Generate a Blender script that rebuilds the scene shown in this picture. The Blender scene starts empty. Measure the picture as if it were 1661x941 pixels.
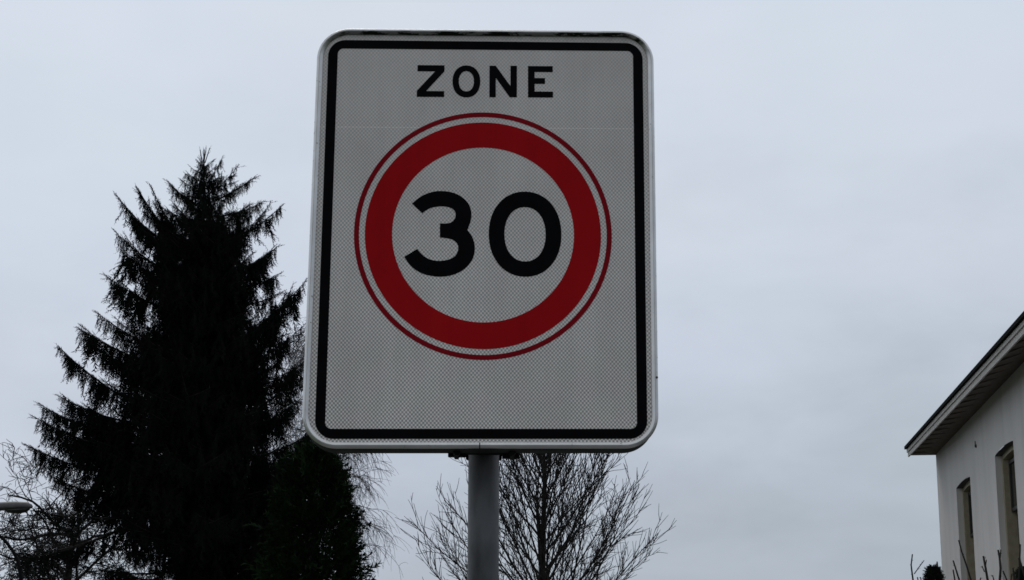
import bpy, math, random
import numpy as np
from mathutils import Matrix, Vector

random.seed(7)
RNG = np.random.default_rng(11)
C = bpy.context.scene.collection
PI = math.pi

# ------------------------------------------------------------------ helpers
def tag(o, label=None, cat=None, group=None, kind=None):
    if label: o['label'] = label
    if cat: o['category'] = cat
    if group: o['group'] = group
    if kind: o['kind'] = kind
    return o

def empty(name, loc=(0, 0, 0), label=None, cat=None, group=None):
    o = bpy.data.objects.new(name, None)
    o.empty_display_size = 0.2
    o.location = loc
    C.objects.link(o)
    return tag(o, label, cat, group)

def link(name, me, mat, parent=None, smooth=False):
    o = bpy.data.objects.new(name, me)
    C.objects.link(o)
    if mat: me.materials.append(mat)
    if smooth:
        me.polygons.foreach_set('use_smooth', [True] * len(me.polygons))
    if parent: o.parent = parent
    return o

def mesh(name, v, f):
    me = bpy.data.meshes.new(name)
    me.from_pydata([tuple(p) for p in v], [], [tuple(q) for q in f])
    me.update()
    return me

def np_mesh(name, V, F):
    """V (n,3), F (m,k): all faces with k corners"""
    me = bpy.data.meshes.new(name)
    m, k = F.shape
    me.vertices.add(len(V)); me.vertices.foreach_set('co', V.astype(np.float32).ravel())
    me.loops.add(m * k); me.loops.foreach_set('vertex_index', F.astype(np.int32).ravel())
    me.polygons.add(m)
    me.polygons.foreach_set('loop_start', (np.arange(m) * k).astype(np.int32))
    me.polygons.foreach_set('loop_total', np.full(m, k, np.int32))
    me.update(calc_edges=True)
    return me

class MB:
    def __init__(s): s.v = []; s.f = []
    def add(s, v, f):
        b = len(s.v); s.v += [tuple(p) for p in v]; s.f += [tuple(i + b for i in q) for q in f]
    def box(s, x0, x1, y0, y1, z0, z1, tf=None):
        p = [(x, y, z) for z in (z0, z1) for x, y in ((x0, y0), (x1, y0), (x1, y1), (x0, y1))]
        if tf: p = [tf(*q) for q in p]
        s.add(p, [(3, 2, 1, 0), (4, 5, 6, 7), (0, 1, 5, 4), (1, 2, 6, 5), (2, 3, 7, 6), (3, 0, 4, 7)])
    def prism(s, ring0, ring1):
        n = len(ring0)
        s.add(list(ring0) + list(ring1),
              [tuple(range(n - 1, -1, -1)), tuple(range(n, 2 * n))] +
              [(i, (i + 1) % n, n + (i + 1) % n, n + i) for i in range(n)])
    def build(s, name, mat, parent=None, smooth=False):
        return link(name, mesh(name, s.v, s.f), mat, parent, smooth)

def bevel(o, w=0.003, seg=2):
    m = o.modifiers.new('bevel', 'BEVEL'); m.width = w; m.segments = seg; m.limit_method = 'ANGLE'
    return o

def cyl_ring(c, r, n, axis='z'):
    out = []
    for i in range(n):
        a = 2 * PI * i / n
        if axis == 'z': out.append((c[0] + r * math.cos(a), c[1] + r * math.sin(a), c[2]))
        elif axis == 'y': out.append((c[0] + r * math.cos(a), c[1], c[2] + r * math.sin(a)))
        else: out.append((c[0], c[1] + r * math.cos(a), c[2] + r * math.sin(a)))
    return out

def tubes(lines, sides):
    """lines: list of (pts (n,3), radii (n)) -> V, F quads"""
    VV, FF, base = [], [], 0
    ang = np.arange(sides) * 2 * PI / sides
    ca, sa = np.cos(ang), np.sin(ang)
    for P, R in lines:
        P = np.asarray(P, float); R = np.asarray(R, float); n = len(P)
        T = np.empty_like(P); T[1:-1] = P[2:] - P[:-2]; T[0] = P[1] - P[0]; T[-1] = P[-1] - P[-2]
        T /= np.linalg.norm(T, axis=1)[:, None] + 1e-9
        ref = np.where(np.abs(T[:, 2:3]) < .9, [[0, 0, 1.]], [[1., 0, 0]])
        if np.abs(T[0, 2]) < .9: ref = np.tile([[0, 0, 1.]], (n, 1)) if np.all(np.abs(T[:, 2]) < .97) else ref
        A = np.cross(T, ref); A /= np.linalg.norm(A, axis=1)[:, None] + 1e-9
        B = np.cross(T, A)
        V = P[:, None, :] + R[:, None, None] * (A[:, None, :] * ca[None, :, None] + B[:, None, :] * sa[None, :, None])
        VV.append(V.reshape(-1, 3))
        i = np.arange(n - 1)[:, None] * sides; j = np.arange(sides)[None, :]; j2 = (j + 1) % sides
        F = np.stack([i + j, i + j2, i + sides + j2, i + sides + j], -1).reshape(-1, 4) + base
        FF.append(F); base += n * sides
    return np.concatenate(VV), np.concatenate(FF)

# ------------------------------------------------------------------ camera
F_PX, W_PX, H_PX = 2700.0, 1661.0, 941.0
TH, RO = math.radians(13.9), 0.008
fwd = Vector((0, math.cos(TH), math.sin(TH)))
x0 = Vector((1, 0, 0)); u0 = Vector((0, -math.sin(TH), math.cos(TH)))
right = x0 * math.cos(RO) + u0 * math.sin(RO)
upv = -x0 * math.sin(RO) + u0 * math.cos(RO)
CAM = Vector((0, 0, 1.6))
cd = bpy.data.cameras.new('camera'); cam = bpy.data.objects.new('camera', cd); C.objects.link(cam)
m = Matrix.Identity(4)
for i in range(3):
    m[i][0] = right[i]; m[i][1] = upv[i]; m[i][2] = -fwd[i]; m[i][3] = CAM[i]
cam.matrix_world = m
cd.sensor_fit = 'HORIZONTAL'; cd.sensor_width = 36; cd.lens = 36 * F_PX / W_PX
cd.clip_start = 0.05; cd.clip_end = 6000
bpy.context.scene.camera = cam

def at(px, py, Y):
    """place in the world seen at photo pixel (px,py), Y metres down the street"""
    d = right * ((px - 830.5) / F_PX) - upv * ((py - 470.5) / F_PX) + fwd
    return CAM + d * (Y / d.y)

# ------------------------------------------------------------------ materials
class NT:
    def __init__(s, name):
        s.m = bpy.data.materials.new(name); s.m.use_nodes = True
        s.t = s.m.node_tree; s.b = s.t.nodes['Principled BSDF']
    def n(s, typ, **kw):
        nd = s.t.nodes.new(typ)
        for k, v in kw.items(): setattr(nd, k, v)
        return nd
    def l(s, a, b): s.t.links.new(a, b)
    def math(s, op, a, b=None, c=None):
        nd = s.n('ShaderNodeMath', operation=op)
        for i, x in enumerate((a, b, c)):
            if x is None: continue
            if isinstance(x, (int, float)): nd.inputs[i].default_value = x
            else: s.l(x, nd.inputs[i])
        return nd.outputs[0]
    def noise(s, scale, detail=4, rough=.55, vec=None, sc3=None):
        tc = s.n('ShaderNodeTexCoord'); mp = s.n('ShaderNodeMapping')
        if sc3: mp.inputs['Scale'].default_value = sc3
        s.l(tc.outputs['Object'], mp.inputs['Vector'])
        nz = s.n('ShaderNodeTexNoise'); nz.inputs['Scale'].default_value = scale
        nz.inputs['Detail'].default_value = detail; nz.inputs['Roughness'].default_value = rough
        s.l(mp.outputs[0], nz.inputs['Vector'])
        return nz.outputs['Fac']
    def ramp(s, fac, stops):
        r = s.n('ShaderNodeValToRGB'); e = r.color_ramp.elements
        while len(e) < len(stops): e.new(.5)
        for q, (p, c) in zip(e, stops): q.position = p; q.color = (*c, 1)
        s.l(fac, r.inputs[0]); return r.outputs[0]
    def mix(s, fac, a, b, blend='MIX'):
        nd = s.n('ShaderNodeMix', data_type='RGBA', blend_type=blend)
        for i, x in ((0, fac), (6, a), (7, b)):
            if isinstance(x, (int, float)): nd.inputs[i].default_value = x
            elif isinstance(x, tuple): nd.inputs[i].default_value = (*x, 1)
            else: s.l(x, nd.inputs[i])
        return nd.outputs[2]
    def bump(s, h, strength=.3, dist=.01):
        b = s.n('ShaderNodeBump'); b.inputs['Strength'].default_value = strength; b.inputs['Distance'].default_value = dist
        s.l(h, b.inputs['Height']); s.l(b.outputs[0], s.b.inputs['Normal'])

def mat(name, c0, c1, scale=8, rough=.6, metal=0, spec=.5, detail=5, sc3=None, lo=.35, hi=.65, bump=0):
    s = NT(name); f = s.noise(scale, detail, sc3=sc3)
    s.l(s.ramp(f, [(lo, c0), (hi, c1)]), s.b.inputs['Base Color'])
    s.b.inputs['Roughness'].default_value = rough; s.b.inputs['Metallic'].default_value = metal
    s.b.inputs['Specular IOR Level'].default_value = spec
    if bump: s.bump(f, bump)
    return s.m

def sheeting_mat(name, c0, c1, dots=True):
    s = NT(name)
    tc = s.n('ShaderNodeTexCoord'); sp = s.n('ShaderNodeSeparateXYZ'); s.l(tc.outputs['Object'], sp.inputs[0])
    x, z = sp.outputs['X'], sp.outputs['Z']
    dirt = s.noise(5, 6, .6)
    fine = s.noise(420, 2, .5)
    col = s.ramp(dirt, [(.3, c0), (.7, c1)])
    if dots:
        a = s.math('MULTIPLY', x, 2 * PI / .0064); b = s.math('MULTIPLY', z, 2 * PI / .0072)
        d1 = s.math('COSINE', s.math('ADD', a, b)); d2 = s.math('COSINE', s.math('SUBTRACT', a, b))
        p = s.math('MULTIPLY', s.math('ADD', d1, d2), .5)
        p = s.math('ADD', p, s.math('MULTIPLY', s.math('SUBTRACT', fine, .5), 1.2))
        # viewing and lighting effect painted in: dot contrast grows towards the panel bottom
        mr = s.n('ShaderNodeMapRange'); s.l(z, mr.inputs[0])
        mr.inputs[1].default_value = .36; mr.inputs[2].default_value = -.36
        mr.inputs[3].default_value = .16; mr.inputs[4].default_value = .68
        p = s.math('MULTIPLY', p, mr.outputs[0])
        k = s.math('SUBTRACT', 1.0, p)
        # joint of the two sheets
        zz = s.math('SUBTRACT', z, s.math('ADD', .1925, s.math('MULTIPLY', x, .008)))
        ln = s.math('LESS_THAN', s.math('ABSOLUTE', zz), .0008)
        k = s.math('ADD', k, s.math('MULTIPLY', ln, .22))
        g = s.n('ShaderNodeCombineColor')
        for i in range(3): s.l(k, g.inputs[i])
        col = s.mix(1.0, col, g.outputs[0], 'MULTIPLY')
    # faint rain streaks and blotches over the whole face
    stk = s.noise(30, 5, .65, sc3=(1, 1, .045)); blo = s.noise(11, 6, .7)
    kk = s.math('ADD', .80, s.math('ADD', s.math('MULTIPLY', stk, .24), s.math('MULTIPLY', blo, .16)))
    g3 = s.n('ShaderNodeCombineColor')
    for i in range(3): s.l(kk, g3.inputs[i])
    col = s.mix(1.0, col, g3.outputs[0], 'MULTIPLY')
    # grime washed down from the top rim
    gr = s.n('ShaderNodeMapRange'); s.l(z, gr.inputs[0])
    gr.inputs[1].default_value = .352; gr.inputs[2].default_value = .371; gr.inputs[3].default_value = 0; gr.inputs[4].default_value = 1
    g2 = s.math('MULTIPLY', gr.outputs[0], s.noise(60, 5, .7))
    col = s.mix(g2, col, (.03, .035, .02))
    s.l(col, s.b.inputs['Base Color'])
    s.b.inputs['Roughness'].default_value = .5; s.b.inputs['Specular IOR Level'].default_value = .3 if dots else .05
    return s.m

M = {}
M['sheet'] = sheeting_mat('retroreflective_white', (.60, .565, .535), (.68, .645, .61))
M['red'] = sheeting_mat('sign_red', (.37, .004, .007), (.43, .006, .009), False)
M['red_dark'] = sheeting_mat('sign_dark_red', (.22, .003, .009), (.27, .005, .011), False)
M['black'] = mat('sign_black', (.0015, .0015, .002), (.003, .003, .004), 30, .6, spec=.05)
M['alu'] = None
def frame_mat():
    s = NT('weathered_aluminium')
    tc = s.n('ShaderNodeTexCoord'); sp = s.n('ShaderNodeSeparateXYZ'); s.l(tc.outputs['Object'], sp.inputs[0])
    f = s.noise(18, 6, .65)
    col = s.ramp(f, [(.3, (.66, .655, .645)), (.7, (.80, .795, .78))])
    sm = s.ramp(s.noise(55, 6, .75, sc3=(.35, 1, 1)), [(.46, (0, 0, 0)), (.58, (1, 1, 1))])
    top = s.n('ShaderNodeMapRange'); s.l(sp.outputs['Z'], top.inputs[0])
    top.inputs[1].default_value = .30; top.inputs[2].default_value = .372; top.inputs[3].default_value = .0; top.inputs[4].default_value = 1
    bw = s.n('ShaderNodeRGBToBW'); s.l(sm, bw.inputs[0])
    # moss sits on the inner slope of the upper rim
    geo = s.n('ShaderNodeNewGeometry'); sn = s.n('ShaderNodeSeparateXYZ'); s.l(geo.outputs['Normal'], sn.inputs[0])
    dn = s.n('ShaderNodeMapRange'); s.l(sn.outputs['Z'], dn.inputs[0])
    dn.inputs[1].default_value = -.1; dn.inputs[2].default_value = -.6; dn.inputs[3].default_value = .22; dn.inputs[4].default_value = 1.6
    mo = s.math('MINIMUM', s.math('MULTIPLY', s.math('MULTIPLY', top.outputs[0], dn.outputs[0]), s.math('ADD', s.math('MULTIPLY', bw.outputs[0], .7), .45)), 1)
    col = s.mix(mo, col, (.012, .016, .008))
    # dark specks all round
    sp2 = s.ramp(s.noise(130, 3, .6), [(.66, (1, 1, 1)), (.74, (.35, .36, .33))])
    col = s.mix(1.0, col, sp2, 'MULTIPLY')
    s.l(col, s.b.inputs['Base Color']); s.b.inputs['Roughness'].default_value = .3; s.b.inputs['Metallic'].default_value = .85
    s.bump(f, .15, .002)
    return s.m
M['alu'] = frame_mat()
M['steel'] = mat('galvanised_steel', (.030, .031, .033), (.105, .107, .112), 11, .6, .2, sc3=(1, 1, .45), detail=8, lo=.42, hi=.60, bump=.05)
M['channel'] = mat('shade_toned_channel', (.025, .026, .026), (.055, .056, .054), 30, .7, .1, spec=.15, detail=7)  # shade of the frame's underside put into this dark base colour
M['bracket'] = mat('dull_bracket_steel', (.010, .010, .011), (.022, .022, .023), 40, .7, .1, spec=.15)
M['wall'] = None
def wall_mat():
    s = NT('grey_white_render')
    f = s.noise(.9, 7, .6); g = s.noise(60, 4, .6); st = s.noise(2.2, 5, .6, sc3=(1, 1, .12))
    col = s.ramp(f, [(.3, (.62, .59, .565)), (.7, (.71, .68, .65))])
    col = s.mix(.35, col, s.ramp(st, [(.35, (.48, .46, .435)), (.6, (.68, .65, .625))]))
    s.l(col, s.b.inputs['Base Color']); s.b.inputs['Roughness'].default_value = .85
    s.bump(g, .25, .01); return s.m
M['wall'] = wall_mat()
M['beige'] = mat('beige_paint', (.31, .265, .17), (.40, .345, .235), 9, .6)
M['fascia'] = mat('weathered_fascia_paint', (.44, .415, .38), (.56, .53, .49), 5, .7, sc3=(1, 1, 4))
M['soffit'] = mat('brown_soffit_boards', (.075, .053, .038), (.12, .086, .064), 6, .75, sc3=(1, 1, 1))
M['rafter'] = mat('rafter_wood', (.10, .076, .06), (.14, .108, .088), 6, .75)
M['zinc'] = mat('dark_roof_edge', (.004, .004, .0045), (.008, .008, .009), 6, .9, spec=.03)
M['tile'] = mat('dark_roof_tiles', (.05, .045, .045), (.09, .08, .08), 3, .8)
M['dark'] = mat('dark_sash_paint', (.012, .012, .011), (.022, .022, .02), 9, .5)
M['lintel'] = mat('dark_brick_arch', (.04, .038, .036), (.10, .095, .09), 22, .85)
def glass():
    s = NT('window_glass')
    s.l(s.ramp(s.noise(2.5, 3), [(.4, (.012, .013, .012)), (.6, (.03, .031, .028))]), s.b.inputs['Base Color'])
    s.b.inputs['Roughness'].default_value = .12; s.b.inputs['Specular IOR Level'].default_value = .3; return s.m
M['glass'] = glass()
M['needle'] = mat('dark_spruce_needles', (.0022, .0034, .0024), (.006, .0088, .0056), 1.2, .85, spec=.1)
M['thuja'] = mat('dark_green_scale_leaves', (.006, .013, .005), (.014, .031, .011), 1.6, .85, spec=.1)
M['leaf'] = mat('dark_evergreen_leaves', (.008, .011, .007), (.018, .024, .013), 4, .7, spec=.2)
M['bark'] = mat('dark_bark', (.018, .016, .015), (.04, .036, .033), 9, .9, spec=.1)
M['twig'] = mat('dark_twig_bark', (.022, .020, .019), (.045, .041, .038), 3, .9, spec=.1)
M['birch_twig'] = mat('brown_birch_twigs', (.07, .06, .057), (.12, .105, .10), 3, .9, spec=.1)
M['lamp'] = mat('grey_lamp_housing', (.065, .062, .062), (.10, .097, .097), 12, .5)
M['lamp_dark'] = mat('dark_lamp_glass', (.012, .012, .013), (.02, .02, .022), 12, .3)
M['pole'] = mat('dark_painted_pole', (.004, .004, .005), (.009, .009, .010), 12, .7, spec=.1)
M['asphalt'] = mat('asphalt', (.04, .04, .042), (.06, .06, .062), 40, .9, bump=.2)
M['paving'] = mat('concrete_paving', (.08, .078, .075), (.13, .127, .12), 6, .9)
M['kerb'] = mat('kerb_concrete', (.25, .245, .24), (.32, .315, .31), 8, .9)
M['grass'] = mat('rough_grass', (.03, .045, .018), (.06, .075, .03), 2, .95)

# ------------------------------------------------------------------ ground, road, pavement
def sheet(name, x0, x1, y0, y1, z, m_):
    me = mesh(name, [(x0, y0, z), (x1, y0, z), (x1, y1, z), (x0, y1, z)], [(0, 1, 2, 3)])
    return tag(link(name, me, m_), kind='structure')
sheet('ground', -3000, 3000, -3000, 3000, -.004, M['grass'])
sheet('road', 1.2, 6.4, -80, 400, .0, M['asphalt'])
pv = MB(); pv.box(-1.6, 1.08, -80, 400, -.02, .12); tag(pv.build('pavement', M['paving']), kind='structure')
kb = MB(); kb.box(1.083, 1.197, -80, 400, -.02, .125); tag(kb.build('kerb', M['kerb']), kind='structure')

# ------------------------------------------------------------------ traffic sign
# local frame of the sign: x to the right, y away from the viewer, z up; face at y = 0
SC = Vector((-0.05025, 2.77551, 2.38899))
SX = Vector((0.999443, 0.032899, 0.005573)); SZ = Vector((-0.006066, 0.014907, 0.99987)); SN = Vector((0.032812, -0.999348, 0.015098))
BASE_H = SC.z - .12            # frame centre above the foot of the post
base = SC - SZ * BASE_H
root = empty('traffic_sign', (0, 0, 0), 'rectangular white ZONE 30 speed limit sign with black border and red ring on grey post', 'traffic sign')
mw = Matrix.Identity(4)
for i in range(3):
    mw[i][0] = SX[i]; mw[i][1] = -SN[i]; mw[i][2] = SZ[i]; mw[i][3] = base[i]
root.matrix_world = mw

def place(o, parent=root):
    o.parent = parent
    if parent is root: o.location = (0, 0, BASE_H)
    return o

def inset(cs, d):
    """cs: 4 corners (x,z) clockwise from top left -> moved inwards by d"""
    n = len(cs); L = []
    for i in range(n):
        a, b = Vector(cs[i]), Vector(cs[(i + 1) % n]); t = (b - a).normalized()
        nn = Vector((t.y, -t.x))               # inward for a clockwise loop
        L.append((a + nn * d, t))
    out = []
    for i in range(n):
        p, t = L[i - 1]; q, s = L[i]
        den = t.x * s.y - t.y * s.x
        k = ((q.x - p.x) * s.y - (q.y - p.y) * s.x) / den
        out.append(p + t * k)
    return out

def rounded(cs, r, seg=14):
    out = []; n = len(cs)
    for i in range(n):
        p = Vector(cs[i]); a = (Vector(cs[i - 1]) - p).normalized(); b = (Vector(cs[(i + 1) % n]) - p).normalized()
        half = a.angle(b) / 2
        t = r / math.tan(half); cdir = (a + b).normalized(); c = p + cdir * (r / math.sin(half))
        s0 = p + a * t - c; s1 = p + b * t - c
        a0 = math.atan2(s0.y, s0.x); a1 = math.atan2(s1.y, s1.x)
        da = (a1 - a0 + PI) % (2 * PI) - PI
        for k in range(seg + 1):
            q = a0 + da * k / seg; out.append((c.x + r * math.cos(q), c.y + r * math.sin(q)))
    return out

FR = [(-.2972, .3756), (.3028, .3801), (.2972, -.3756), (-.3028, -.3801)]
R_FR = .058
def fr_loop(n, seg=14): return rounded(inset(FR, n), max(R_FR - n, .004), seg)

# panel
pl = fr_loop(.0105)
me = MB(); me.prism([(x, 0, z) for x, z in pl], [(x, .004, z) for x, z in pl])
panel = place(me.build('sign_panel', M['sheet'], root))

def flat(name, outer, inner, y, m_):
    """ring between two loops of equal length, or a filled outline"""
    n = len(outer)
    if inner is None:
        return link(name, mesh(name, [(x, y, z) for x, z in outer], [tuple(range(n))[::-1]]), m_, panel)
    v = [(x, y, z) for x, z in outer] + [(x, y, z) for x, z in inner]
    return link(name, mesh(name, v, [(i, n + i, n + (i + 1) % n, (i + 1) % n) for i in range(n)]), m_, panel)

OUT = [(-.2778, .3547), (.2828, .3577), (.2781, -.359), (-.2802, -.3633)]
INN = [(-.2608, .3385), (.2655, .3422), (.2609, -.3421), (-.2633, -.3462)]
def fix(o, y=-.0004): return o
flat('border_line', rounded(OUT, .031), rounded(INN, .0105), -.0005, M['black'])
def circ(c, rx, rz, n=128, p=2.0):
    o = []
    for i in range(n):
        a = 2 * PI * i / n; ca, sa = math.cos(a), math.sin(a)
        o.append((c[0] + rx * math.copysign(abs(ca) ** (2 / p), ca), c[1] + rz * math.copysign(abs(sa) ** (2 / p), sa)))
    return o
cc = (-.0004, -.0023)
flat('outline_ring', circ(cc, .2232, .2235), circ(cc, .2147, .2150), -.0005, M['red_dark'])
flat('red_ring', circ(cc, .2044, .2046), circ(cc, .1575, .1580), -.0005, M['red'])

THREE = [(-.1247, .0508), (-.116, .0588), (-.1059, .0661), (-.0936, .0714), (-.0814, .0742), (-.067, .0743), (-.0526, .0715), (-.0402, .0656), (-.0299, .0567), (-.0236, .046), (-.0211, .0332), (-.0224, .0203), (-.0278, .0042), (-.0212, -.0048), (-.0166, -.0158), (-.0147, -.0286), (-.0164, -.0423), (-.0218, -.054), (-.0309, -.0647), (-.043, -.0728), (-.0571, -.078), (-.0733, -.0801), (-.0895, -.0788), (-.1057, -.0744), (-.1201, -.0657), (-.1304, -.0542), (-.1362, -.0452), (-.1141, -.031), (-.1073, -.0392), (-.0981, -.0465), (-.0879, -.0506), (-.0757, -.0519), (-.0635, -.0503), (-.0534, -.0464), (-.0463, -.0395), (-.0434, -.0289), (-.0455, -.0204), (-.0517, -.0146), (-.0609, -.0115), (-.0752, -.0097), (-.0755, .0154), (-.0612, .016), (-.0541, .0195), (-.0497, .0253), (-.0485, .0329), (-.0512, .0397), (-.0585, .0445), (-.0687, .0465), (-.079, .0462), (-.0912, .0435), (-.1003, .0386), (-.1064, .0336)]
def spline(P, corners):
    out = []; n = len(P); cs = set(corners)
    for i in range(n):
        p1, p2 = P[i], P[(i + 1) % n]
        p0 = P[i - 1] if i not in cs else p1
        p3 = P[(i + 2) % n] if (i + 1) % n not in cs else p2
        for k in range(4):
            t = k / 4
            out.append(tuple(.5 * (2 * p1[j] + (p2[j] - p0[j]) * t + (2 * p0[j] - 5 * p1[j] + 4 * p2[j] - p3[j]) * t * t + (3 * p1[j] - p0[j] - 3 * p2[j] + p3[j]) * t ** 3) for j in (0, 1)))
    return out
flat('numeral', spline(THREE, [0, 12, 26, 27, 39, 40, 51]), None, -.0005, M['black'])
flat('numeral', circ((.0722, -.0016), .063, .0769, p=2.12), circ((.0721, -.0021), .0357, .0491, p=2.15), -.0005, M['black'])
flat('letter', [(-.119, .3090), (-.0711, .3094), (-.0711, .2978), (-.1030, .2602), (-.0711, .2604), (-.0711, .2494), (-.1194, .249), (-.1194, .2605), (-.0878, .2976), (-.1188, .2973)], None, -.0005, M['black'])
flat('letter', circ((-.0319, .2795), .0246, .0303, p=2.15), circ((-.032, .2797), .0134, .0192, p=2.15), -.0005, M['black'])
flat('letter', [(.0089, .3099), (.0200, .3100), (.0463, .2719), (.0463, .3104), (.0577, .3105), (.0577, .2507), (.045, .2506), (.0202, .2872), (.0202, .2502), (.0089, .2501)], None, -.0005, M['black'])
flat('letter', [(.0775, .3104), (.1215, .3108), (.1215, .2995), (.0892, .2992), (.0892, .2877), (.1077, .2879), (.1077, .2769), (.0892, .2767), (.0892, .2622), (.1219, .2624), (.1219, .2512), (.0775, .2509)], None, -.0005, M['black'])

# frame: one extrusion bent round the panel, its ends meeting at the bottom middle
prof = [(.0108, .0002), (.0106, -.0026), (.0099, -.0032), (.0066, -.0058), (.0058, -.0061), (.0053, -.0052), (.0048, -.0059), (.0034, -.0056), (.0016, -.0044), (.0005, -.0030), (.0003, -.0018), (.0006, .0022), (.0104, .0024)]
# open at the bottom edge: the bottom edge runs between corner 2 (right) and corner 3 (left)
seg = 17
order = list(range(3 * seg, 4 * seg)) + list(range(0, 3 * seg))      # start at bottom-left corner, end at bottom-right
JX = -.0041
def extrude(name, prof, m_, gap, parent):
    fv, ff = [], []
    for n_, y_ in prof:
        lp = [(x, y_, z) for x, z in fr_loop(n_, 16)]
        a = lp[3 * seg]; b = lp[3 * seg - 1]
        def cut(x):
            t = (x - b[0]) / (a[0] - b[0]); return tuple(b[j] + (a[j] - b[j]) * t for j in range(3))
        # extra points along the straight runs keep the texture and shading even
        fv.append([cut(JX - gap)] + [lp[i] for i in order] + [cut(JX + gap)])
    nr = len(fv[0]); V_ = [p for row in fv for p in row]
    for i in range(len(fv)):
        j = (i + 1) % len(fv)
        for k in range(nr - 1):
            ff.append((i * nr + k, i * nr + k + 1, j * nr + k + 1, j * nr + k))
    ff.append(tuple(i * nr for i in range(len(fv)))); ff.append(tuple(i * nr + nr - 1 for i in range(len(fv)))[::-1])
    o = link(name, mesh(name, V_, ff), m_, parent, True)
    o.data.set_sharp_from_angle(angle=math.radians(24))
    return place(o, parent)
fo = extrude('frame', prof, M['alu'], .0009, root)
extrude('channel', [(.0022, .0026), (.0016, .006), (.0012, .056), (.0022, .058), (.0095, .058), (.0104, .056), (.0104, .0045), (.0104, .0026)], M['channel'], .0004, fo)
sk = MB(); sk.box(JX - .004, JX + .004, .0015, .035, -.3758, -.3660)
place(sk.build('joint_plate', M['bracket'], fo), fo)
rv = MB(); rv.prism(cyl_ring((.2957, -.0054, -.2545), .0021, 10, 'y'), cyl_ring((.2957, -.0072, -.2545), .0017, 10, 'y'))
place(rv.build('rivet', M['dark'], fo), fo)

# back rails, clamps, post
PX, PY, PR = .0047, .097, .0268
for zc in (.26, -.345):
    b = MB(); b.box(-.235, .235, .0055, .033, zc - .019, zc + .019)
    bo = bevel(place(b.build('back_rail', M['bracket'], root)), .002)
for zc in (.26, -.369):
    b = MB()
    # flat clamp ears and half ring round the post
    b.box(PX - .062, PX - .031, .0595, .068, zc - .0135, zc + .009)
    b.box(PX + .031, PX + .060, .0595, .068, zc - .0155, zc + .009)
    b.box(PX - .031, PX + .031, .0595, .0675, zc - .009, zc + .009)
    for k in range(24):
        a0, a1 = PI * (1 - k / 24.), PI * (1 - (k + 1) / 24.)
        ri, ro_ = PR + .0008, PR + .0045
        q = lambda a, r, z: (PX + r * math.cos(a), PY + r * math.sin(a), z)
        b.add([q(a0, ri, zc - .012), q(a1, ri, zc - .012), q(a1, ro_, zc - .012), q(a0, ro_, zc - .012),
               q(a0, ri, zc + .012), q(a1, ri, zc + .012), q(a1, ro_, zc + .012), q(a0, ro_, zc + .012)],
              [(3, 2, 1, 0), (4, 5, 6, 7), (0, 1, 5, 4), (2, 3, 7, 6)])
    br = bevel(place(b.build('clamp', M['bracket'], root)), .003)
    for sx in (-1, 1):
        bt = MB(); bt.prism(cyl_ring((PX + sx * .047, .030, zc - .010), .006, 6, 'y'), cyl_ring((PX + sx * .047, .076, zc - .010), .006, 6, 'y'))
        place(bt.build('bolt', M['bracket'], br), br)
pm = MB()
n = 48
rings = [(-BASE_H - .3, PR), (.352, PR), (.356, PR - .003)]
rr = [cyl_ring((PX, PY, z), r, n) for z, r in rings]
v = [p for q in rr for p in q]
pm.add(v, [(i * n + k, i * n + (k + 1) % n, (i + 1) * n + (k + 1) % n, (i + 1) * n + k) for i in range(2) for k in range(n)])
pm.add(rr[-1], [tuple(range(n))])
po = place(pm.build('post', M['steel'], root, True)); po.data.set_sharp_from_angle(angle=math.radians(40))

# ------------------------------------------------------------------ house
PH = math.radians(6.36)
HC = Vector((8.2611, 32.1557, 0))
AL = Vector((-math.sin(PH), -math.cos(PH), 0))       # along the street wall towards the viewer
OU = Vector((-math.cos(PH), math.sin(PH), 0))        # out of the wall, over the street
house = empty('house', (0, 0, 0), 'grey white rendered house with brown eaves and tall arched sash windows', 'house')
hm = Matrix.Identity(4)
for i in range(3):
    hm[i][0] = AL[i]; hm[i][1] = -OU[i]; hm[i][2] = (0, 0, 1)[i]; hm[i][3] = HC[i]
house.matrix_world = hm
# local: x = s along the wall, y = into the house, z up
LEN, DEP, ZT = 15.0, 9.0, 6.30
WINS = [(2.32, 3.90), (6.36, 7.94), (10.40, 11.98)]
ZSP, RISE, ZSILL = 5.385, .038, 3.15
REV = .10
def arch(s0, s1, z, rise, n=12):
    w = (s1 - s0) / 2; R = (w * w + rise * rise) / (2 * rise); c = (s0 + s1) / 2; zc = z + rise - R
    a = math.asin(w / R)
    return [(c + R * math.sin(-a + 2 * a * i / n), zc + R * math.cos(-a + 2 * a * i / n)) for i in range(n + 1)]
wb = MB()
def quad(b, a, c, d, e): b.add([a, c, d, e], [(0, 1, 2, 3)])
edges = [0] + [e for w in WINS for e in w] + [LEN]
for i in range(0, len(edges), 2):
    quad(wb, (edges[i], 0, 0), (edges[i + 1], 0, 0), (edges[i + 1], 0, ZT + .1), (edges[i], 0, ZT + .1))
for s0, s1 in WINS:
    quad(wb, (s0, 0, 0), (s1, 0, 0), (s1, 0, ZSILL), (s0, 0, ZSILL))
    ar = arch(s0, s1, ZSP, RISE)
    for k in range(len(ar) - 1):
        (a, za), (b, zb) = ar[k], ar[k + 1]
        quad(wb, (a, 0, za), (b, 0, zb), (b, 0, ZT + .1), (a, 0, ZT + .1))
    quad(wb, (s0, 0, ZSILL), (s0, REV + .02, ZSILL), (s0, REV + .02, ZSP), (s0, 0, ZSP))
    quad(wb, (s1, 0, ZSILL), (s1, REV + .02, ZSILL), (s1, REV + .02, ZSP), (s1, 0, ZSP))
    quad(wb, (s0, 0, ZSILL), (s1, 0, ZSILL), (s1, REV + .02, ZSILL), (s0, REV + .02, ZSILL))
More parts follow.
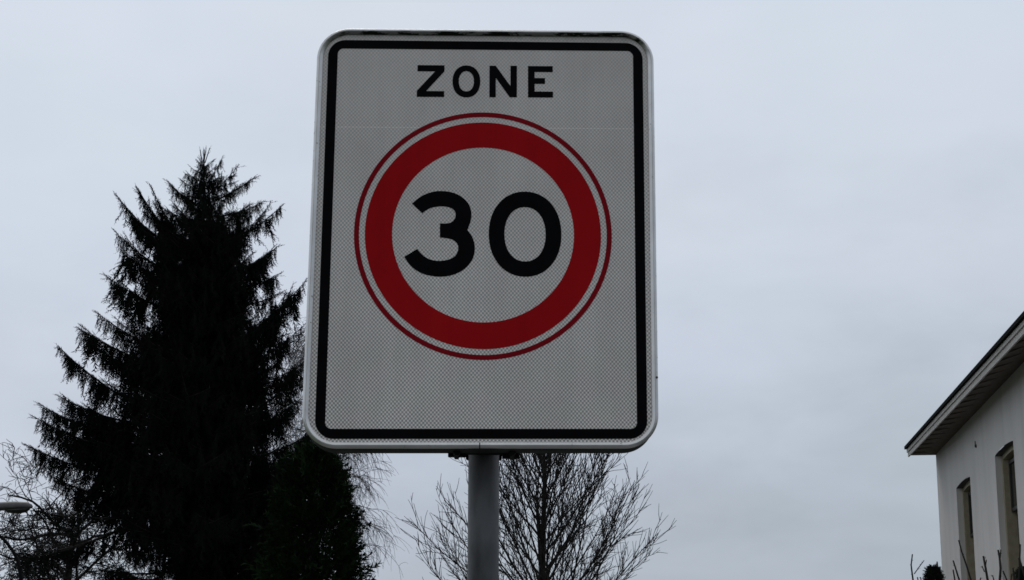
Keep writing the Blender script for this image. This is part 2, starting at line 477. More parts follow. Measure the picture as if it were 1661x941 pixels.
quad(wb, (0, 0, 0), (0, DEP, 0), (0, DEP, ZT + .1), (0, 0, ZT + .1))
quad(wb, (LEN, 0, 0), (LEN, DEP, 0), (LEN, DEP, ZT + .1), (LEN, 0, ZT + .1))
quad(wb, (0, DEP, 0), (LEN, DEP, 0), (LEN, DEP, ZT + .1), (0, DEP, ZT + .1))
wb.build('wall', M['wall'], house)

for s0, s1 in WINS:
    win = MB()
    D0, D1, FW = REV, REV + .30, .085          # beige box frame in the reveal
    ZM = 4.53
    # stiles of the frame: upper part shallow (upper sash stands forward), lower deep
    for a, b_ in ((s0, s0 + FW), (s1 - FW, s1)):
        win.box(a + .002, b_, D0, D0 + .20, ZSILL + .03, ZSP - .02)
    hd = arch(s0 + .002, s1 - .002, ZSP - .002, RISE, 12)
    hd2 = [(x, z - .075) for x, z in hd]
    for y0_, y1_ in ((D0 + .01, D0 + .20),):
        for k in range(12):
            (a, za), (b_, zb) = hd[k], hd[k + 1]; (c, zc), (d, zd) = hd2[k], hd2[k + 1]
            win.add([(a, y0_, za), (b_, y0_, zb), (d, y0_, zd), (c, y0_, zc), (a, y1_, za), (b_, y1_, zb), (d, y1_, zd), (c, y1_, zc)],
                    [(0, 1, 2, 3), (3, 2, 6, 7), (0, 4, 5, 1), (7, 6, 5, 4)])
    wf = win.build('window', M['beige'], house)
    sb = MB(); sb.box(s0 - .04, s1 + .04, -.06, D1, ZSILL - .06, ZSILL + .03); bevel(sb.build('sill', M['kerb'], wf), .008)
    # arch soffit
    lb = MB(); ar = arch(s0 + .003, s1 - .003, ZSP - .004, RISE)
    for k in range(len(ar) - 1):
        (a, za), (b_, zb) = ar[k], ar[k + 1]
        lb.add([(a, .003, za), (b_, .003, zb), (b_, D0 + .009, zb), (a, D0 + .009, za)], [(0, 1, 2, 3)])
    lb.build('arch_lintel', M['lintel'], wf)
    for nm, z0, z1, y in (('upper', ZM - .03, ZSP - .10, D0 + .085), ('lower', ZSILL + .03, ZM + .03, D0 + .165)):
        a, b_ = s0 + FW, s1 - FW
        t = .055
        s = MB()
        s.box(a, a + t, y, y + .045, z0, z1); s.box(b_ - t, b_, y, y + .045, z0, z1)
        s.box(a + t, b_ - t, y, y + .045, z0, z0 + t); s.box(a + t, b_ - t, y, y + .045, z1 - t, z1)
        so = bevel(s.build('sash', M['dark'], wf), .006)
        g = MB(); g.box(a + t, b_ - t, y + .02, y + .026, z0 + t, z1 - t)
        g.build('pane', M['glass'], wf)

# roof with overhanging eaves; the old eave line sags a little towards the street corner
def ez(s): return 6.325 - .0138 * s
OV = .50
S0, S1 = -.06, LEN + .5
sf = MB()
N = 28
for i in range(N):
    a, b_ = S0 + (S1 - S0) * i / N, S0 + (S1 - S0) * (i + 1) / N
    # boarded soffit plane, thin
    sf.add([(a, -OV, ez(a)), (b_, -OV, ez(b_)), (b_, .02, ZT + .03), (a, .02, ZT + .03)], [(0, 1, 2, 3)])
roof = MB()
zr = 7.3
A = [(S0, -OV - .06, ez(S0) + .17), (S1, -OV - .06, ez(S1) + .17), (S1, DEP + .5, 6.5), (S0, DEP + .5, 6.5)]
B_ = [(4.2, 4.2, zr), (LEN - 4, 4.2, zr), (LEN - 4, DEP - 4.2, zr), (4.2, DEP - 4.2, zr)]
roof.add(A + B_, [(0, 1, 5, 4), (1, 2, 6, 5), (2, 3, 7, 6), (3, 0, 4, 7), (4, 5, 6, 7)])
ro = roof.build('roof', M['tile'], house)
sf.build('soffit', M['soffit'], ro)
fs = MB(); ed = MB()
fs.prism([(S0, -OV - .025, ez(S0) - .03), (S0, -OV - .001, ez(S0) - .03), (S0, -OV - .001, ez(S0) + .12), (S0, -OV - .025, ez(S0) + .12)],
         [(S1, -OV - .025, ez(S1) - .03), (S1, -OV - .001, ez(S1) - .03), (S1, -OV - .001, ez(S1) + .12), (S1, -OV - .025, ez(S1) + .12)])
bd = .012
fs.prism([(S0, -OV - .045, ez(S0) + .055), (S0, -OV - .026, ez(S0) + .055), (S0, -OV - .026, ez(S0) + .118), (S0, -OV - .045, ez(S0) + .118)],
         [(S1, -OV - .045, ez(S1) + .055), (S1, -OV - .026, ez(S1) + .055), (S1, -OV - .026, ez(S1) + .118), (S1, -OV - .045, ez(S1) + .118)])
fs.build('fascia', M['fascia'], ro)
ed.prism([(S0 - .02, -OV - .085, ez(S0) + .121), (S0 - .02, -OV + .05, ez(S0) + .121), (S0 - .02, -OV + .05, ez(S0) + .178), (S0 - .02, -OV - .085, ez(S0) + .178)],
         [(S1 + .02, -OV - .085, ez(S1) + .121), (S1 + .02, -OV + .05, ez(S1) + .121), (S1 + .02, -OV + .05, ez(S1) + .178), (S1 + .02, -OV - .085, ez(S1) + .178)])
ed.build('roof_edge', M['zinc'], ro)
en = MB()   # end board at the far gable end of the eave
en.add([(S0, -OV, ez(S0)), (S0, .02, ZT + .03), (S0, .02, ez(S0) + .18), (S0, -OV, ez(S0) + .18)], [(0, 1, 2, 3)])
en.build('end_board', M['soffit'], ro)
def RZ(q): return ez(q) + (ZT + .03 - ez(q)) * (.30 / .52) - .001
s = .35
while s < S1 - .1:
    rb = MB(); h = .032
    rb.prism([(s, -OV + .004, ez(s) - .001), (s + .06, -OV + .004, ez(s) - .001), (s + .06, -OV + .004, ez(s) - h), (s, -OV + .004, ez(s) - h)],
             [(s, -.20, RZ(s)), (s + .06, -.20, RZ(s)), (s + .06, -.20, RZ(s) - .004), (s, -.20, RZ(s) - .004)])
    rb.build('rafter', M['rafter'], ro)
    s += .60
hk = MB(); hk.prism(cyl_ring((4.74, -.03, 5.785), .022, 10, 'y'), cyl_ring((4.74, .0, 5.785), .03, 10, 'y'))
hk.box(4.732, 4.748, -.028, -.012, 5.79, 5.87)
hk.build('wall_hook', M['dark'], house)

# ------------------------------------------------------------------ conifers
def shoot_template(nn, reach, width, seed):
    r = random.Random(seed); V = []; Fc = []
    def tri(a, b, c):
        i = len(V); V.extend((a, b, c)); Fc.append((i, i + 1, i + 2))
    tri((0, -.010, 0), (0, .010, 0), (1, 0, 0)); tri((0, 0, -.010), (0, 0, .010), (1, 0, 0))
    for k in range(nn):
        t = .04 + .94 * k / nn + r.uniform(-.02, .02)
        ang = r.choice((0, PI, PI / 2, -PI / 2)) + r.uniform(-.6, .6)
        L = reach * r.uniform(.6, 1.15) * (1 - .45 * t)
        dx = L * r.uniform(.7, 1.4); dy, dz = L * math.cos(ang), L * math.sin(ang)
        tri((t - width, 0, 0), (t + width, 0, 0), (t + dx, dy, dz))
    return np.array(V), np.array(Fc)

def frames(D):
    T = D / (np.linalg.norm(D, axis=1)[:, None] + 1e-9)
    ref = RNG.normal(size=T.shape); A = np.cross(T, ref); A /= np.linalg.norm(A, axis=1)[:, None] + 1e-9
    return T, A, np.cross(T, A)

def scatter(P, D, L, temps):
    """stamp shoot templates at P along D with length L -> V,F"""
    T, A, B = frames(D); VV, FF, base = [], [], 0
    pick = RNG.integers(0, len(temps), len(P))
    for k, (tv, tf) in enumerate(temps):
        ix = np.where(pick == k)[0]
        if not len(ix): continue
        loc = tv[None] * L[ix, None, None]
        V = P[ix, None] + loc[..., 0:1] * T[ix, None] + loc[..., 1:2] * A[ix, None] + loc[..., 2:3] * B[ix, None]
        F = tf[None] + (np.arange(len(ix)) * len(tv))[:, None, None] + base
        VV.append(V.reshape(-1, 3)); FF.append(F.reshape(-1, 3)); base += len(ix) * len(tv)
    return np.concatenate(VV), np.concatenate(FF)

def bez(a, b, c, n):
    t = np.linspace(0, 1, n)[:, None]
    return (1 - t) ** 2 * a + 2 * t * (1 - t) * b + t * t * c

def spruce():
    Y = 40.0
    k = Y / F_PX * 1.02
    top = at(331, 243, Y); axis = lambda z: np.array([at(326, 941, Y).x + (top.x - at(326, 941, Y).x) * (z - 4.35) / (top.z - 4.35), Y, z])
    ys = np.array([243, 262, 300, 350, 400, 450, 500, 550, 600, 650, 700, 750, 800, 900, 1000, 1137.])
    rl = np.array([4, 22, 46, 98, 128, 132, 138, 160, 190, 215, 232, 235, 222, 215, 225, 235.]) * k
    rr = np.array([4, 26, 54, 98, 114, 118, 138, 152, 165, 172, 185, 200, 214, 238, 255, 265.]) * k
    zs = np.array([at(330, y, Y).z for y in ys])
    def env(z, az):
        l = np.interp(z, zs[::-1], rl[::-1]); r = np.interp(z, zs[::-1], rr[::-1])
        w = .5 + .5 * math.cos(az); return l * (1 - w) + r * w
    branches = []
    def silh(tip, start, yo=0.0, sag=.12):
        tip = (tip[0] + random.uniform(-5, 5), tip[1] + random.uniform(-5, 5))
        a = np.array(at(*start, Y)); c = np.array(at(*tip, Y)); a[1] = Y; c[1] = Y + yo
        b = (a + c) / 2 + np.array([0, 0, -sag * np.linalg.norm(c - a)])
        branches.append((bez(a, b, c, 12), 1))
    for tip, st in [((197, 322), (285, 405)), ((193, 385), (300, 455)), ((178, 459), (300, 510)), ((134, 538), (300, 600)), ((92, 566), (250, 668)), ((98, 641), (250, 690)), ((66, 651), (240, 715)),
                    ((62, 684), (235, 735)), ((52, 727), (240, 775)), ((78, 768), (240, 810)), ((28, 898), (215, 850)), ((70, 835), (250, 830)),
                    ((223, 306), (295, 400)), ((246, 305), (300, 400)), ((268, 292), (325, 335)), ((293, 287), (330, 312)), ((300, 272), (331, 296)),
                    ((365, 262), (333, 300)), ((388, 283), (335, 318)), ((406, 285), (335, 330)), ((424, 319), (345, 352)), ((455, 333), (350, 405)), ((443, 394), (360, 450)), ((452, 442), (365, 470)),
                    ((447, 470), (370, 500)), ((498, 458), (375, 560)), ((497, 538), (385, 600)), ((500, 590), (385, 650)), ((490, 655), (390, 700)), ((520, 690), (400, 745)), ((556, 735), (400, 790)), ((560, 800), (400, 830))]:
        silh(tip, st, random.uniform(-.5, .5))
    for tip, st in [((210, 345), (295, 420)), ((235, 322), (300, 405)), ((205, 410), (300, 480)), ((170, 515), (300, 580)), ((150, 555), (280, 620)),
                    ((128, 655), (250, 700)), ((92, 705), (240, 745)), ((110, 800), (250, 820)),
                    ((412, 350), (345, 400)), ((425, 420), (355, 470)), ((470, 490), (380, 570)), ((470, 560), (385, 620)), ((500, 745), (400, 780))]:
        silh(tip, st, random.uniform(-.9, .9))
    # a side leader on the left shoulder
    z = 1.4
    while z < top.z - .25:
        up = min(1, max(0, (z - 3) / 9))
        nb = 6 if z < top.z - 3 else 5
        a0 = random.uniform(0, 2 * PI)
        for i in range(nb):
            az = a0 + 2 * PI * i / nb + random.uniform(-.35, .35)
            slope = math.tan(math.radians(6 + 26 * up + random.uniform(-15, 13)))
            L = env(z + env(z, az) * slope * .8, az) * random.choice((random.uniform(.5, .75), random.uniform(.7, .93)))
            if L < .15: L = .15
            o = np.array([math.cos(az), math.sin(az), 0])
            a = axis(z); c = a + o * L + np.array([0, 0, L * slope])
            b = (a + c) / 2 - np.array([0, 0, .14 * L])
            branches.append((bez(a, b, c, 10), 0))
        z += .30 - .10 * up + random.uniform(-.04, .04)
    P, D, Ls, wood = [], [], [], []
    def clothe(pts, dens, hang, lift):
        """hang flags of needled twigs under a bough and rake short side shoots along it"""
        seg = np.linalg.norm(np.diff(pts, axis=0), axis=1); Lb = seg.sum()
        cum = np.concatenate([[0], np.cumsum(seg)]) / Lb
        n = int(Lb * dens) + 8
        T = np.sort(RNG.uniform(.08, 1, n))
        pos = np.stack([np.interp(T, cum, pts[:, j]) for j in range(3)], -1)
        tan = (pts[-1] - pts[-2]); tan /= np.linalg.norm(tan)
        side = np.cross(tan, [0, 0, 1.]); side /= np.linalg.norm(side) + 1e-9
        clump = RNG.uniform(.35, 1.35, 7)
        for j in range(n):
            t = T[j]
            if random.random() < .72 and t < .99:
                d = np.array([0, 0, -1.]) + tan * random.uniform(-.05, .42) + side * random.uniform(-.38, .38)
                l = hang * clump[int(t * 6.99)] * random.uniform(.3, 1.0) * (.22 + .95 * math.sqrt(max(0, 1.02 - t)))
                l = max(l, .12)
            else:
                d = tan * random.uniform(.7, 1.3) + side * random.choice((-1, 1)) * random.uniform(.2, .8) + np.array([0, 0, random.uniform(-.6, lift)])
                l = random.uniform(.18, .42) * (1.1 - .5 * t) * (1 if Lb > 1 else .65)
            P.append(pos[j]); D.append(d); Ls.append(l)
            if l > .32 and random.random() < .8:
                dn = d / np.linalg.norm(d)
                P.append(pos[j] + dn * l * random.uniform(.25, .7)); D.append(dn + RNG.normal(size=3) * .5); Ls.append(l * random.uniform(.4, .7))
        P.append(pts[-2]); D.append(tan); Ls.append(min(np.linalg.norm(pts[-1] - pts[-2]), .3) + .10)
    for pts, sil in branches:
        Lb = np.linalg.norm(np.diff(pts, axis=0), axis=1).sum()
        cum = np.linspace(0, 1, len(pts))
        wood.append((pts, (.012 + .010 * Lb) * (1 - .85 * cum)))
        hang = np.interp(pts[-1][2], [4, 8, 12, 15], [.95, .88, .80, .34]) * random.uniform(.75, 1.25)
        low = pts[-1][2] < 6.6 and pts[-1][0] < axis(5)[0] - 1.2
        if low: hang *= .7
        clothe(pts, (24 if low else 62 if sil else 40) * (1.45 if pts[-1][2] > 11.5 else 1), hang, .12)
        if Lb > .9:
            nsub = int(2 + Lb * 1.5)
            for q in range(nsub):
                k = int(np.clip(len(pts) * random.uniform(.25, .82), 1, len(pts) - 2))
                tan = pts[k + 1] - pts[k]; tan /= np.linalg.norm(tan)
                side = np.cross(tan, [0, 0, 1.]); side /= np.linalg.norm(side)
                sg = 1 if q % 2 else -1; ls = Lb * (1 - k / len(pts)) * random.uniform(.45, .85)
                o = tan * random.uniform(.6, .95) + side * sg * random.uniform(.45, .9)
                e_ = pts[k] + o * ls + np.array([0, 0, random.uniform(-.1, .12) * ls])
                sp_ = bez(pts[k], (pts[k] + e_) / 2 - np.array([0, 0, .08 * ls]), e_, 6)
                wood.append((sp_, np.linspace(.012, .004, 6)))
                clothe(sp_, 18 if low else 46 if sil else 30, hang * .8, .1)
    # leader at the top with bent tips
    for dx, dz in ((-.10, .25), (.05, .42), (.14, .40), (.0, .30)):
        b = np.array([top.x + dx * .3, Y, top.z - .35]); c = np.array([top.x + dx, Y, top.z - .05 + dz * .25])
        wood.append((bez(b, (b + c) / 2, c, 4), [.014, .012, .010, .007]))
        for q in (.3, .6, 1): P.append(b + (c - b) * q * .8); D.append((c - b) + RNG.normal(size=3) * .12); Ls.append(.16)
    for _ in range(380):                               # dense inner drapery close to the stem
        z = random.uniform(2.2, top.z - .7); az = random.uniform(0, 2 * PI)
        q = axis(z) + np.array([math.cos(az), math.sin(az), 0]) * env(z, az) * .72 * math.sqrt(random.random())
        P.append(q); D.append(np.array([math.cos(az) * .4, math.sin(az) * .4, -1.0]) + RNG.normal(size=3) * .25)
        Ls.append(np.interp(z, [3, 12, 15], [.85, .6, .3]) * random.uniform(.6, 1.1))
    P = np.array(P); D = np.array(D); Ls = np.array(Ls)
    temps = [shoot_template(18, .17, .036, s_) for s_ in range(5)]
    V, F = scatter(P, D, Ls, temps)
    t = empty('spruce_tree', (axis(0)[0], Y, 0), 'tall dark spruce tree with drooping boughs left of the sign', 'tree')
    off = np.array([axis(0)[0], Y, 0])
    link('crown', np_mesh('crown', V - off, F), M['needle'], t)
    zz = np.linspace(-.3, top.z, 24)
    tr = (np.array([axis(q) for q in zz]) - off, np.interp(zz, [-.3, 0, 1, top.z], [.34, .30, .24, .015]))
    V, F = tubes([tr], 12); link('trunk', np_mesh('trunk', V, F), M['bark'], t, True)
    wood = [(p - off, r) for p, r in wood]
    V, F = tubes(wood, 4); link('boughs', np_mesh('boughs', V, F), M['bark'], t, True)
spruce()

def thuja():
    Y = 37.0
    cx = at(506, 941, Y).x; zt = at(506, 738, Y).z
    t = empty('conifer_tree', (cx, Y, 0), 'lower green rounded conifer growing against the right foot of the dark spruce', 'tree')
    n = 11000
    z = zt * np.sqrt(RNG.uniform(.02, 1, n)) * 1.0
    z = RNG.uniform(.2, zt, n)
    R = 1.0 * np.interp(z / zt, [0, .25, .5, .75, .9, 1], [1.0, 1.05, 1.02, .86, .58, .1])
    az = RNG.uniform(0, 2 * PI, n); rad = R * np.sqrt(RNG.uniform(.25, 1, n)) * (1 + .13 * np.sin(az * 4 + z * 2.2) + .10 * np.sin(z * 7 + 2 * np.sin(az * 3)))
    P = np.stack([rad * np.cos(az), rad * np.sin(az), z], -1)
    D = np.stack([np.cos(az), np.sin(az), .55 + RNG.normal(0, .45, n)], -1) + RNG.normal(size=(n, 3)) * .35
    L = RNG.uniform(.14, .34, n) * np.where(RNG.uniform(size=n) < .10, 1.9, 1)
    V, F = scatter(P, D, L, [shoot_template(16, .28, .07, 50 + s_) for s_ in range(4)])
    link('crown', np_mesh('crown', V, F), M['thuja'], t)
    V, F = tubes([(np.array([[0, 0, -.2], [0, 0, zt * .5], [0, 0, zt * .92]]), [.14, .09, .02])], 10)
    link('trunk', np_mesh('trunk', V, F), M['bark'], t, True)
thuja()

# ------------------------------------------------------------------ bare trees
def limb(p, d, L, r0, r1, n, wob, trop, rg):
    """a wandering tapered limb; trop bends it towards +z (or down if negative)"""
    pts = [np.array(p, float)]; d = np.array(d, float); d /= np.linalg.norm(d)
    st = L / n
    for i in range(n):
        d = d + rg.normal(size=3) * wob + np.array([0, 0, trop])
        d /= np.linalg.norm(d); pts.append(pts[-1] + d * st)
    return np.array(pts), np.linspace(r0, r1, n + 1)

def tree_obj(name, label, off, thick, thin, mt, mtw):
    t = empty(name, tuple(off), label, 'tree')
    V, F = tubes([(p - off, r) for p, r in thick[:1]], 10); link('trunk', np_mesh('trunk', V, F), mt, t, True)
    if len(thick) > 1:
        V, F = tubes([(p - off, r) for p, r in thick[1:]], 5); link('branches', np_mesh('branches', V, F), mt, t, True)
    V, F = tubes([(p - off, r) for p, r in thin], 3); link('twigs', np_mesh('twigs', V, F), mtw, t, True)
    return t

def vase_tree():
    rg = np.random.default_rng(8); Y = 32.0
    X0 = at(878, 941, Y).x; off = np.array([X0, Y, 0.])
    zt = 8.3
    tr = np.array([[X0 - .02, Y, -.2], [X0, Y, 1.5], [X0 + .01, Y, 3.0], [X0 + .02, Y, 4.4], [X0 + .06, Y, 5.6], [X0 + .03, Y, 6.9], [X0 + .05, Y, zt]])
    trr = np.array([.13, .105, .082, .062, .042, .024, .008])
    thick = [(tr, trr)]; thin = []
    def envr(z):   # crown radius at height z
        return np.interp(z, [1.8, 2.6, 3.4, 4.2, 5.0, 5.8, 6.6, 7.4, 8.3], [1.5, 2.3, 2.62, 2.68, 2.5, 2.15, 1.6, .95, .1])
    def sub(pts, rad, lvl, out):
        L = np.linalg.norm(np.diff(pts, axis=0), axis=1).sum()
        if lvl == 1: n = max(6, int(L * 5.6))
        elif lvl == 2: n = max(3, int(L * 6.2))
        else: n = 0
        seg = len(pts) - 1
        for i in range(n):
            t = (.22 if lvl == 1 else .18) + .76 * (i + rg.uniform(0, 1)) / n
            k = min(int(t * seg), seg - 1); f = t * seg - k
            p = pts[k] * (1 - f) + pts[k + 1] * f; d = pts[k + 1] - pts[k]; d /= np.linalg.norm(d)
            r = np.interp(t * seg, np.arange(seg + 1), rad)
            a = rg.normal(size=3); a -= d * (a @ d); a /= np.linalg.norm(a)
            ang = rg.uniform(.35, .70)
            dd = d * math.cos(ang) + a * math.sin(ang) + np.array([0, 0, .12])
            ln = (rg.uniform(.45, 1.05) if lvl == 1 else rg.uniform(.22, .55)) * (1.15 - .55 * t)
            q, rr_ = limb(p, dd, ln, max(min(r * .62, .011 if lvl == 1 else .008), .0062), .0040, 5 if lvl == 1 else 3, .09, .055, rg)
            e = q[-1] - off
            if math.hypot(e[0], e[1]) > envr(e[2]) * 1.14: continue
            thin.append((q, rr_)); sub(q, rr_, lvl + 1, dd)
    nb = 86; az = 0
    for i in range(nb):
        z = 1.7 + (7.6 - 1.7) * (i / nb) ** 1.0
        az += 2.39996 + rg.uniform(-.3, .3)
        th = math.radians(np.interp(z, [1.7, 4, 7.6], [54, 42, 26]) + rg.uniform(-9, 8))
        # length so that it reaches the crown outline
        L = .5
        while L < 4.2:
            ze = z + L * math.cos(th * .58); re = L * math.sin(th * .62)
            if re > envr(ze) or ze > zt: break
            L += .05
        L *= rg.choice((rg.uniform(.75, 1.0), rg.uniform(1.05, 1.35)))
        p = np.array([np.interp(z, tr[:, 2], tr[:, 0]), Y, z]); rt = np.interp(z, tr[:, 2], trr)
        d = np.array([math.cos(az) * math.sin(th), math.sin(az) * math.sin(th), math.cos(th)])
        q, r = limb(p, d, L, min(rt * .55, .008 + .0042 * L), .0052, 10, .065, .05, rg)
        e = np.hypot(q[:, 0] - off[0], q[:, 1] - off[1]) <= np.array([envr(zz_) for zz_ in q[:, 2]])
        m_ = max(4, int(e.sum())); q = q[:m_]; r = np.linspace(r[0], .0052, m_)
        thick.append((q, r)); sub(q, r, 1, d)
    tree_obj('bare_tree', 'leafless vase shaped tree standing behind the sign post', off, thick, thin, M['bark'], M['twig'])
vase_tree()

def gnarly_tree():
    rg = np.random.default_rng(21); Y = 50.0
    X0 = at(85, 941, Y).x; off = np.array([X0, Y, 0.]); zt = at(60, 735, Y).z
    tr, trr = limb((X0, Y, -.2), (0.02, 0, 1), zt - 2.2, .26, .07, 9, .07, .1, rg)
    thick = [(tr, trr)]; thin = []
    def rec(p, d, L, r, lvl):
        q, rr_ = limb(p, d, L, r, max(r * .45, .0075), 7 if lvl < 2 else 5, .26 if lvl > 0 else .2, .02 if lvl < 2 else -.01, rg)
        (thick if r > .022 else thin).append((q, rr_))
        if lvl >= 3: return
        n = (7, 6, 6)[lvl]
        for i in range(n):
            t = .25 + .75 * (i + rg.uniform(0, 1)) / n; k = min(int(t * (len(q) - 1)), len(q) - 2)
            dd = q[k + 1] - q[k]; dd /= np.linalg.norm(dd); a = rg.normal(size=3); a -= dd * (a @ dd); a /= np.linalg.norm(a)
            ang = rg.uniform(.5, 1.1)
            rec(q[k], dd * math.cos(ang) + a * math.sin(ang), L * rg.uniform(.42, .62), max(np.interp(k, np.arange(len(rr_)), rr_) * .55, .009), lvl + 1)
    for i in range(24):
        z = 2.2 + (zt - 2.2 - 1.9) * i / 23; az = i * 2.4 + rg.uniform(-.3, .3)
        p = np.array([np.interp(z, tr[:, 2], tr[:, j]) for j in range(3)])
        d = np.array([math.cos(az), math.sin(az), rg.uniform(.15, .7)])
        rec(p, d, rg.uniform(2.0, 2.9), .055, 0)
    tree_obj('bare_tree', 'leafless tree with crooked tangled twigs behind the lower left of the spruce', off, thick, thin, M['bark'], M['twig'])
gnarly_tree()

def birch(px, py, Y, seed, label, R):
    rg = np.random.default_rng(seed)
    X0 = at(px, 941, Y).x; off = np.array([X0, Y, 0.]); zt = at(px, py, Y).z
    tr, trr = limb((X0, Y, -.2), (0, 0, 1), zt, .20, .02, 12, .03, .12, rg)
    thick = [(tr, trr)]; thin = []
    for i in range(58):
        z = 3 + (zt - 3.6) * i / 57; az = i * 2.4 + rg.uniform(-.4, .4); f = (z - 3) / (zt - 3)
        L = R * np.interp(f, [0, .35, .75, 1], [1.0, 1.1, .8, .3]) * rg.uniform(.75, 1.05)
        p = np.array([np.interp(z, tr[:, 2], tr[:, j]) for j in range(3)])
        q, r = limb(p, (math.cos(az), math.sin(az), .75), L * 1.25, .018, .008, 8, .06, -.09, rg)
        thick.append((q, r))
        for j in range(44):
            t = rg.uniform(.25, 1); k = min(int(t * 8), 7); s_ = q[k] + (q[k + 1] - q[k]) * rg.uniform()
            d = np.array([rg.normal(0, .45), rg.normal(0, .45), rg.uniform(-.5, .35)]) + (q[k + 1] - q[k]) * .8
            w, wr = limb(s_, d, rg.uniform(.7, 1.7), .0075, .0045, 7, .10, -.22, rg)
            thin.append((w, wr))
            for h in range(3):
                m_ = rg.integers(2, 6)
                w2, wr2 = limb(w[m_], (w[m_ + 1] - w[m_]) * 4 + rg.normal(size=3) * .5, rg.uniform(.4, .9), .006, .0035, 4, .08, -.2, rg)
                thin.append((w2, wr2))
    tree_obj('birch_tree', label, off, thick, thin, M['bark'], M['birch_twig'])
birch(487, 520, 58.0, 3, 'bare weeping birch with fine hanging twigs showing behind the right side of the spruce', 2.1)

# ------------------------------------------------------------------ street lamps
def street_lamp():
    Y = 34.0
    tip = at(53, 822, Y); near = at(-42, 826, Y); L = (tip - near).length
    base_ = Vector((at(-120, 822, Y).x, Y, 0))
    t = empty('street_lamp', base_, 'grey street lamp head with dark underside reaching in at the left edge', 'street lamp')
    hb = MB(); n = 12; rows = []
    # housing: long flattened capsule, its top rounded, tapering to the arm
    for u, w, hu, hd in ((0, .045, .05, .05), (.08, .07, .085, .06), (.35, .13, .12, .055), (.7, .145, .125, .055), (.9, .12, .10, .05), (.98, .06, .05, .035), (1, .015, .015, .015)):
        row = []
        c = near + (tip - near) * u - base_
        for k in range(n):
            a = 2 * PI * k / n; h = hu if math.sin(a) > 0 else hd
            row.append((c.x, c.y + w * math.cos(a), c.z + h * math.sin(a)))
        rows.append(row)
    v = [p for r in rows for p in r]
    hb.add(v, [(i * n + k, i * n + (k + 1) % n, (i + 1) * n + (k + 1) % n, (i + 1) * n + k) for i in range(len(rows) - 1) for k in range(n)])
    hb.add(rows[-1], [tuple(range(n))]); hb.add(rows[0], [tuple(range(n))])
    hd_ = hb.build('lamp_head', M['lamp'], t, True)
    gb = MB(); rows = []
    for u, w, h in ((.52, .02, .01), (.58, .10, .07), (.75, .115, .10), (.9, .09, .075), (.955, .02, .02)):
        c = near + (tip - near) * u - base_
        rows.append([(c.x, c.y + w * math.cos(a), c.z - .035 + h * min(0, math.sin(a)) - .0) for a in [2 * PI * k / n for k in range(n)]])
    v = [p for r in rows for p in r]
    gb.add(v, [(i * n + k, i * n + (k + 1) % n, (i + 1) * n + (k + 1) % n, (i + 1) * n + k) for i in range(len(rows) - 1) for k in range(n)])
    gb.build('lamp_glass', M['lamp_dark'], hd_, True)
    top = Vector((base_.x, Y, near.z - .5)) - base_
    P = np.concatenate([np.array([[0, 0, -.1], [0, 0, 2.0], list(top)]), bez(np.array(top), np.array([top.x, 0, near.z - base_.z - .02]), np.array(near - base_), 9)[1:]])
    V, F = tubes([(P, np.interp(np.arange(len(P)), [0, 1, 2, len(P) - 1], [.075, .065, .05, .035]))], 14)
    link('pole', np_mesh('pole', V, F), M['steel'], t, True)
street_lamp()

def curved_lamp():
    Y = 46.0
    pts = [at(*p, Y) for p in ((38, 1137), (36.5, 1000), (34, 941), (32, 922), (26, 903), (17, 888), (6, 875), (-8, 862), (-25, 853), (-42, 849))]
    b = Vector((pts[0].x, Y, 0))
    P = [Vector((0, 0, -.1))] + [p - b for p in pts]
    # smooth
    A = np.array([list(p) for p in P]); tt = np.arange(len(A)); t2 = np.linspace(0, len(A) - 1, 50)
    A = np.stack([np.interp(t2, tt, A[:, j]) for j in range(3)], -1)
    for _ in range(2): A[1:-1] = (A[:-2] + 2 * A[1:-1] + A[2:]) / 4
    t = empty('lamp_post', b, 'slender dark lamp post curving over at the left edge below the grey lamp head', 'street lamp')
    V, F = tubes([(A, np.interp(np.arange(50), [0, 25, 49], [.062, .046, .038]))], 10)
    link('pole', np_mesh('pole', V, F), M['pole'], t, True)
    e = pts[-1] - b
    hb = MB(); n = 16
    rws = [cyl_ring((e.x - .1, 0, e.z + h), r, n) for h, r in ((.06, .05), (.02, .16), (-.10, .24), (-.14, .24))]
    hb.add([p for r in rws for p in r], [(i * n + k, i * n + (k + 1) % n, (i + 1) * n + (k + 1) % n, (i + 1) * n + k) for i in range(3) for k in range(n)])
    hb.add(rws[0], [tuple(range(n))]); hb.add(rws[-1], [tuple(range(n))])
    hb.build('lamp_head', M['pole'], t)
curved_lamp()

